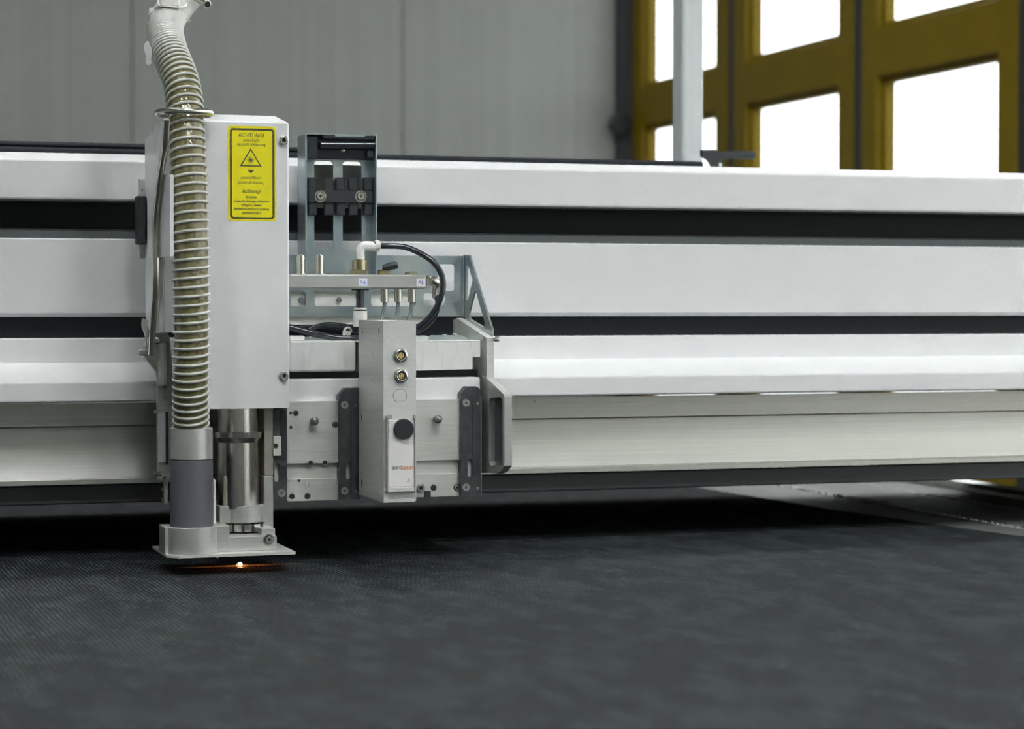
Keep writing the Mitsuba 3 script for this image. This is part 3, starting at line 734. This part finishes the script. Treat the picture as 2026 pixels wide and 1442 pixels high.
# black comb clamp
kk = part(kz, 'comb_clamp', rbx(610.5, 376, 738, 401, YCh - .012, .012, .0006), 'mat_black', 'black comb-shaped cable clamp')
for u0, u1 in ((610.5, 626.5), (642, 659.5), (665.5, 682.5), (691, 707.5), (721, 737.5)):
    part(kk, 'prong', rbx(u0, 351, u1, 377, YCh - .009, .008, .0008), 'mat_black')
    part(kk, 'prong', rbx(u0 + .7, 400, u1 + .7, 425.5, YCh - .009, .008, .0008), 'mat_black')
for u in (634, 713.6):
    put(kk, 'washer', RIM, u, 388.5, YCh - .012, 11.5); screw(kk, u, 388, YCh - .012, 7.5)
    part(kk, 'washer_disc', cyl(W(u, 388.5, YCh - .0122), W(u, 388.5, YCh - .0128), mm(10.5, u, YCh)), 'mat_brass')

# ------------------------------------------------------------------ air manifold
km = thing('air_manifold', 'square aluminium air manifold bar with metal fittings, marked P4 and P1', 'air manifold')
YM = 2.425
part(km, 'bar', rbx(573.6, 543, 843.5, 571.5, YM, .028, .0018), 'mat_alu', 'square aluminium bar')
ka = part(km, 'sticker', rbx(709.5, 551, 727, 566, YM - .0003, .0006, .0001), 'mat_label_blue', smooth=False)
part(ka, 'lettering', lettering('P4', 718, 558.3, 11.5, YM - .0003, .0002), 'mat_blue_ink', smooth=False)
ka = part(km, 'sticker', rbx(824, 551.5, 841.5, 566.5, YM - .0003, .0006, .0001), 'mat_label_white', smooth=False)
part(ka, 'lettering', lettering('P1', 833, 558.5, 10, YM - .0003, .0002, bold=True), 'mat_blue_ink', smooth=False)
YF = YM + .014
def up(u, v): return W(u, v, YF)
def stack(name, u, secs, mat, label=None):            # secs: (v_low, v_high, half width px)
    prof = [(0, 0)]
    z0 = up(u, secs[0][0])[2]
    for a, b, r in secs:
        rr_ = mm(r, u, YF); prof += [(rr_, up(u, a)[2] - z0), (rr_, up(u, b)[2] - z0)]
    prof.append((0, prof[-1][1]))
    return part(km, name, lathe(prof, up(u, secs[0][0]), n=28), mat, label)
for u in (595.3, 632.3):
    stack('nickel_stub', u, [(545, 540, 10.5), (540, 531, 8.2), (531, 528, 9.2), (528, 512, 8.6), (512, 508, 9.4), (508, 505, 8), (505, 503, 4)], 'mat_nickel', 'ribbed nickel stub fitting')
part(km, 'brass_hex', hexnut(up(711, 545), up(711, 534), mm(19, 711, YF)), 'mat_brass')
stack('brass_fitting', 711.5, [(536, 518, 14.5), (518, 515.5, 15.5), (515.5, 513, 11)], 'mat_brass', 'brass threaded fitting')
kel = part(km, 'elbow', tube(path([up(713, 516), up(713, 503), up(713.5, 494), up(717, 488.5), up(724, 486.5), up(742, 486)], 40), np.interp(np.linspace(0, 1, 40), [0, .3, .55, 1], [mm(8, 713, YF), mm(8.2, 713, YF), mm(9.5, 713, YF), mm(10.2, 720, YF)]), 22), 'mat_offwhite', 'white push-in elbow')
part(kel, 'collar', cyl(up(741, 486), up(751, 486), mm(10.8, 745, YF), .0008), 'mat_offwhite')
part(kel, 'release_ring', cyl(up(738.5, 486), up(741.5, 486), mm(8.5, 745, YF)), 'mat_black')
part(km, 'valve_hex', hexnut(up(760.5, 545), up(760.5, 535), mm(14, 760, YF)), 'mat_brass')
part(km, 'valve_knob', cat([cyl(up(761, 536), up(762, 524), mm(5, 760, YF)), tube(np.array([up(757, 531), up(763, 528.5), up(772, 526), up(783, 524)]) - [0, .004, 0], [mm(5, 760, YF), mm(6.5, 760, YF), mm(8, 760, YF), mm(7.6, 760, YF)], 16)]), 'mat_black', 'black valve knob')
part(km, 'plug_hex', hexnut(up(814, 545), up(814, 538), mm(13, 814, YF)), 'mat_nickel')
part(km, 'plug_hex', hexnut(up(843, 557.5), up(852, 557.5), mm(12.5, 850, YF)), 'mat_nickel')
part(km, 'end_elbow', tube(path([up(851, 556), up(857, 556), up(861.5, 559), up(862.8, 567), up(863, 589)], 30), np.interp(np.linspace(0, 1, 30), [0, .35, .5, 1], [mm(10.5, 860, YF), mm(9.5, 860, YF), mm(6.2, 860, YF), mm(5.4, 860, YF)]), 18), 'mat_nickel', 'nickel end elbow')
for u in (760.8, 787.8, 814.6):
    stack('outlet_fitting', u, [(598, 596, 7), (596, 575, 7.9), (575, 570, 7)], 'mat_nickel', 'nickel outlet fitting')
stack('tube_stub', 712.5, [(612, 570, 7.6)], 'mat_black_gloss', 'black tube stub')
stack('flange_nut', 712.5, [(574.5, 570, 17)], 'mat_black')
kco = stack('white_connector', 712.5, [(646, 618, 14), (618, 615, 14)], 'mat_offwhite', 'white push-in connector')
part(kco, 'ring', cyl(up(712.5, 615.5), up(712.5, 612.5), mm(11, 712, YF)), 'mat_black')
part(kco, 'collar', cyl(up(712.5, 613), up(712.5, 608.5), mm(12.8, 712, YF), .0006), 'mat_offwhite')

# ------------------------------------------------------------------ hoses and cables
r_air = mm(5.8, 800, YF)
single('air_hose', tube(path([up(748, 486), W(775, 486.5, 2.437), W(799, 488.5, 2.434), W(831.5, 501, 2.428), W(857.5, 519, 2.422), W(872, 540, 2.418), W(876.5, 564, 2.415), W(872, 588, 2.414), W(862, 611, 2.416), W(846, 632, 2.42), W(824, 649, 2.425), W(795, 662, 2.43)], 90), r_air, 16), 'mat_black_gloss',
       'long black air hose looping in a big arc from the white elbow', 'air hose')
single('air_hose', tube(path([up(863, 585), W(866, 603, 2.436), W(862, 622, 2.438), W(846, 643, 2.44), W(824, 657, 2.445), W(790, 664, 2.45)], 50), mm(4.8, 850, YF), 14), 'mat_black_gloss',
       'short dark air hose hanging from the nickel end elbow, behind the big loop', 'air hose')
for i, (u, n) in enumerate(((760.8, 'left'), (787.8, 'middle'), (814.6, 'right'))):
    single('air_tube', tube(path([up(u, 597), up(u - .3, 608), W(u - 2.5, 622, 2.438), W(u - 7.5, 637, 2.436), W(u - 16, 658, 2.436)], 30), mm(4.2, u, YF), 12), 'mat_tube_grey',
           f'{n} of three thin grey air tubes running from the manifold bar behind the control box', 'air tube')
single('cable', tube(path([W(560, 644, 2.45), W(576, 648, 2.45), W(609, 657, 2.447), W(646, 665, 2.446), W(676, 669, 2.445), W(706, 669, 2.445), W(740, 664, 2.445)], 60), mm(6.3, 640, 2.45), 14), 'mat_black_gloss',
       'thick glossy black cable drooping lowest and frontmost, left of the grey control box', 'cable')
single('cable', tube(path([W(612, 655, 2.47), W(625, 647, 2.472), W(640, 642.5, 2.474), W(661, 642.5, 2.474), W(685, 646, 2.472), W(712, 652, 2.468), W(740, 655, 2.465)], 60), mm(5.2, 660, 2.47), 14), 'mat_black_gloss',
       'black cable arching up behind the lowest cable, left of the control box', 'cable')
single('cable', tube(path([W(590, 650, 2.488), W(615, 647, 2.488), W(643, 645.5, 2.488), W(676, 651, 2.486), W(706, 657, 2.484), W(740, 662, 2.48)], 50), mm(4.6, 660, 2.49), 12), 'mat_black',
       'matt black cable rearmost behind the other cables under the manifold', 'cable')
kq = single('cable_clip', cat([lathe([(.0042, 0), (.0044, .0005), (.0044, .008), (.003, .008), (.003, 0)], W(686, 654, 2.462), (0, -1, 0), 24), rbx(680, 654, 694, 665, 2.455, .007, .001)]), 'mat_offwhite', 'small white cable clip behind the cables left of the control box', 'clip')

# ------------------------------------------------------------------ control unit
ku = thing('control_unit', 'tall narrow grey metal control box with two round sockets and a white card holder', 'control box')
Y0, Y1 = 2.293, 2.398
xt0, xt1 = X(758.2, Y0), X(823, Y0)
z0, z1 = Z(993.5, 790, Y0), Z(634, 790, Y0)
pol = rnd(Polygon([(xt0, z0), (xt1, z0), (xt1, z1), (xt0, z1)]), .0028).union(Polygon([(xt0, z0), (xt0 + .01, z0), (xt0 + .01, z1), (xt0, z1)]))
part(ku, 'body', extrude(pol, Y0, Y1, 'xz'), 'mat_tower', smooth=False)
for v in (700, 749, 816):
    p = WX(737, v, xt0); part(ku, 'rivet', lathe([(0, .0002), (.0016, .0002), (.0018, 0), (0, 0)], p, (-1, 0, 0), 12), 'mat_screw')
for u, v in ((717, 655), (750, 655), (716, 826), (716, 955)):
    p = WX(u, v, xt0); part(ku, 'pin_hole', bx(p[0] - .0003, p[0] + .001, p[1] - .0012, p[1] + .0012, p[2] - .0035, p[2] + .0035, .0001), 'mat_black', smooth=False)
def socket(u, v):
    r = mm(14, u, Y0); c = W(u, v, Y0)
    k = part(ku, 'socket', lathe([(0, .001), (.60 * r, .001), (.60 * r, .0045), (.72 * r, .0052), (.86 * r, .0045), (.90 * r, .0028), (r, .0022), (r, 0), (0, 0)], c, (0, -1, 0), 40), 'mat_screw', 'round metal socket')
    part(k, 'well', lathe([(0, .0015), (.58 * r, .0015), (.60 * r, .0042), (.52 * r, .0042), (.50 * r, .0019), (0, .0019)], c, (0, -1, 0), 32), 'mat_black')
    part(k, 'insert', cyl(c + [0, -.0012, 0], c + [0, -.0034, 0], .46 * r, .0003, 28), 'mat_gold', 'gold contact insert')
    for a, b in ((-1, -1), (-1, 1), (1, -1), (1, 1)):
        q = c + [a * .17 * r, -.0034, b * .17 * r]; part(k, 'contact', cyl(q, q + [0, -.0002, 0], .075 * r, .00002, 10), 'mat_black')
socket(792, 703); socket(792.7, 743.5)
c = Point(X(791, Y0), Z(783, 791, Y0)); r = mm(14.2, 791, Y0)
dshape = c.buffer(r).intersection(sbox(c.x - r, c.y - r * .9, c.x + r, c.y + r * .9))
part(ku, 'blank_cover', extrude(dshape.buffer(-r * .06), Y0 - .0003, Y0 + .0002, 'xz'), 'mat_tower', smooth=False)
part(ku, 'blank_gap', extrude(dshape.difference(dshape.buffer(-r * .045)), Y0 - .0001, Y0 + .0004, 'xz'), 'mat_inkgrey', smooth=False)
kd = part(ku, 'card_holder', rbx(765.5, 822, 769.5, 974, Y0 - .006, .006, .0008), 'mat_alu', 'metal card holder channel')
part(kd, 'lip', rbx(765.5, 820, 776, 829, Y0 - .0075, .002, .0006), 'mat_alu')
part(kd, 'lip', rbx(817.5, 820, 823, 829, Y0 - .0075, .002, .0006), 'mat_alu')
part(kd, 'channel_side', rbx(819.8, 822, 823, 974, Y0 - .006, .006, .0006), 'mat_alu')
part(kd, 'ledge', rbx(765.5, 963.5, 823, 974, Y0 - .0055, .0055, .0008), 'mat_tower')
for v in (928, 970): 
    p = W(765.5, v, Y0 - .003); part(kd, 'screw', cyl(p, p + [-.0018, 0, 0], .0013, .0002, 12), 'mat_screw')
kcd = part(ku, 'card', rbx(769.8, 832, 819.6, 963, Y0 - .0042, .004, .0004), 'mat_card', 'white plastic card')
yc_ = Y0 - .0042
part(kcd, 'lettering', lettering('euro', 774.5, 925, 20.6, yc_, .0002, bold=True, left=True), 'mat_inkgrey', 'dark grey lettering', smooth=False)
part(kcd, 'lettering', lettering('laser', 795.7, 925, 22.6, yc_, .0002, bold=True, left=True), 'mat_orange', 'orange lettering', smooth=False)
part(kcd, 'dot', cyl(W(807, 950, yc_ + .0003), W(807, 950, yc_ - .0002), mm(4.5, 807, Y0), .0001, 24), 'mat_plate')
part(kcd, 'black_button', lathe([(0, .0052), (.93, .0052), (1.0, .0040), (1.0, 0), (0, 0)] * np.array([mm(20, 798, Y0), 1]), W(797.7, 848.5, yc_), (0, -1, 0), 48), 'mat_black', 'big black round button')

# ------------------------------------------------------------------ laser spark with added halo and flare streak
sp_ = W(475, 1126, 2.416)
kx = thing('laser_spark', 'bright orange spark glowing on the cloth under the laser head', 'spark')
ball = trimesh.creation.icosphere(3, .0021); ball.apply_translation([sp_[0], sp_[1] - .001, ZT + .0052])
part(kx, 'core', mikit.ply(ball, 'mat_black', smooth=True, emitter={'type': 'area', 'radiance': rgb(600, 160, 75)}), None)
halo = trimesh.creation.icosphere(3, 1.0); halo.apply_transform(np.diag([.0036, .0036, .0024, 1])); halo.apply_translation([sp_[0], sp_[1] + .002, ZT + .0042])  # glowing shell added for the soft halo round the spark
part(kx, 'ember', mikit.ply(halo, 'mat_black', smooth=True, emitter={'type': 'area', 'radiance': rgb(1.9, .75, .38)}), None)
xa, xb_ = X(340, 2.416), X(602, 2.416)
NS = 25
for i in range(NS):  # glowing segments put in for the flare streaking out from the spark
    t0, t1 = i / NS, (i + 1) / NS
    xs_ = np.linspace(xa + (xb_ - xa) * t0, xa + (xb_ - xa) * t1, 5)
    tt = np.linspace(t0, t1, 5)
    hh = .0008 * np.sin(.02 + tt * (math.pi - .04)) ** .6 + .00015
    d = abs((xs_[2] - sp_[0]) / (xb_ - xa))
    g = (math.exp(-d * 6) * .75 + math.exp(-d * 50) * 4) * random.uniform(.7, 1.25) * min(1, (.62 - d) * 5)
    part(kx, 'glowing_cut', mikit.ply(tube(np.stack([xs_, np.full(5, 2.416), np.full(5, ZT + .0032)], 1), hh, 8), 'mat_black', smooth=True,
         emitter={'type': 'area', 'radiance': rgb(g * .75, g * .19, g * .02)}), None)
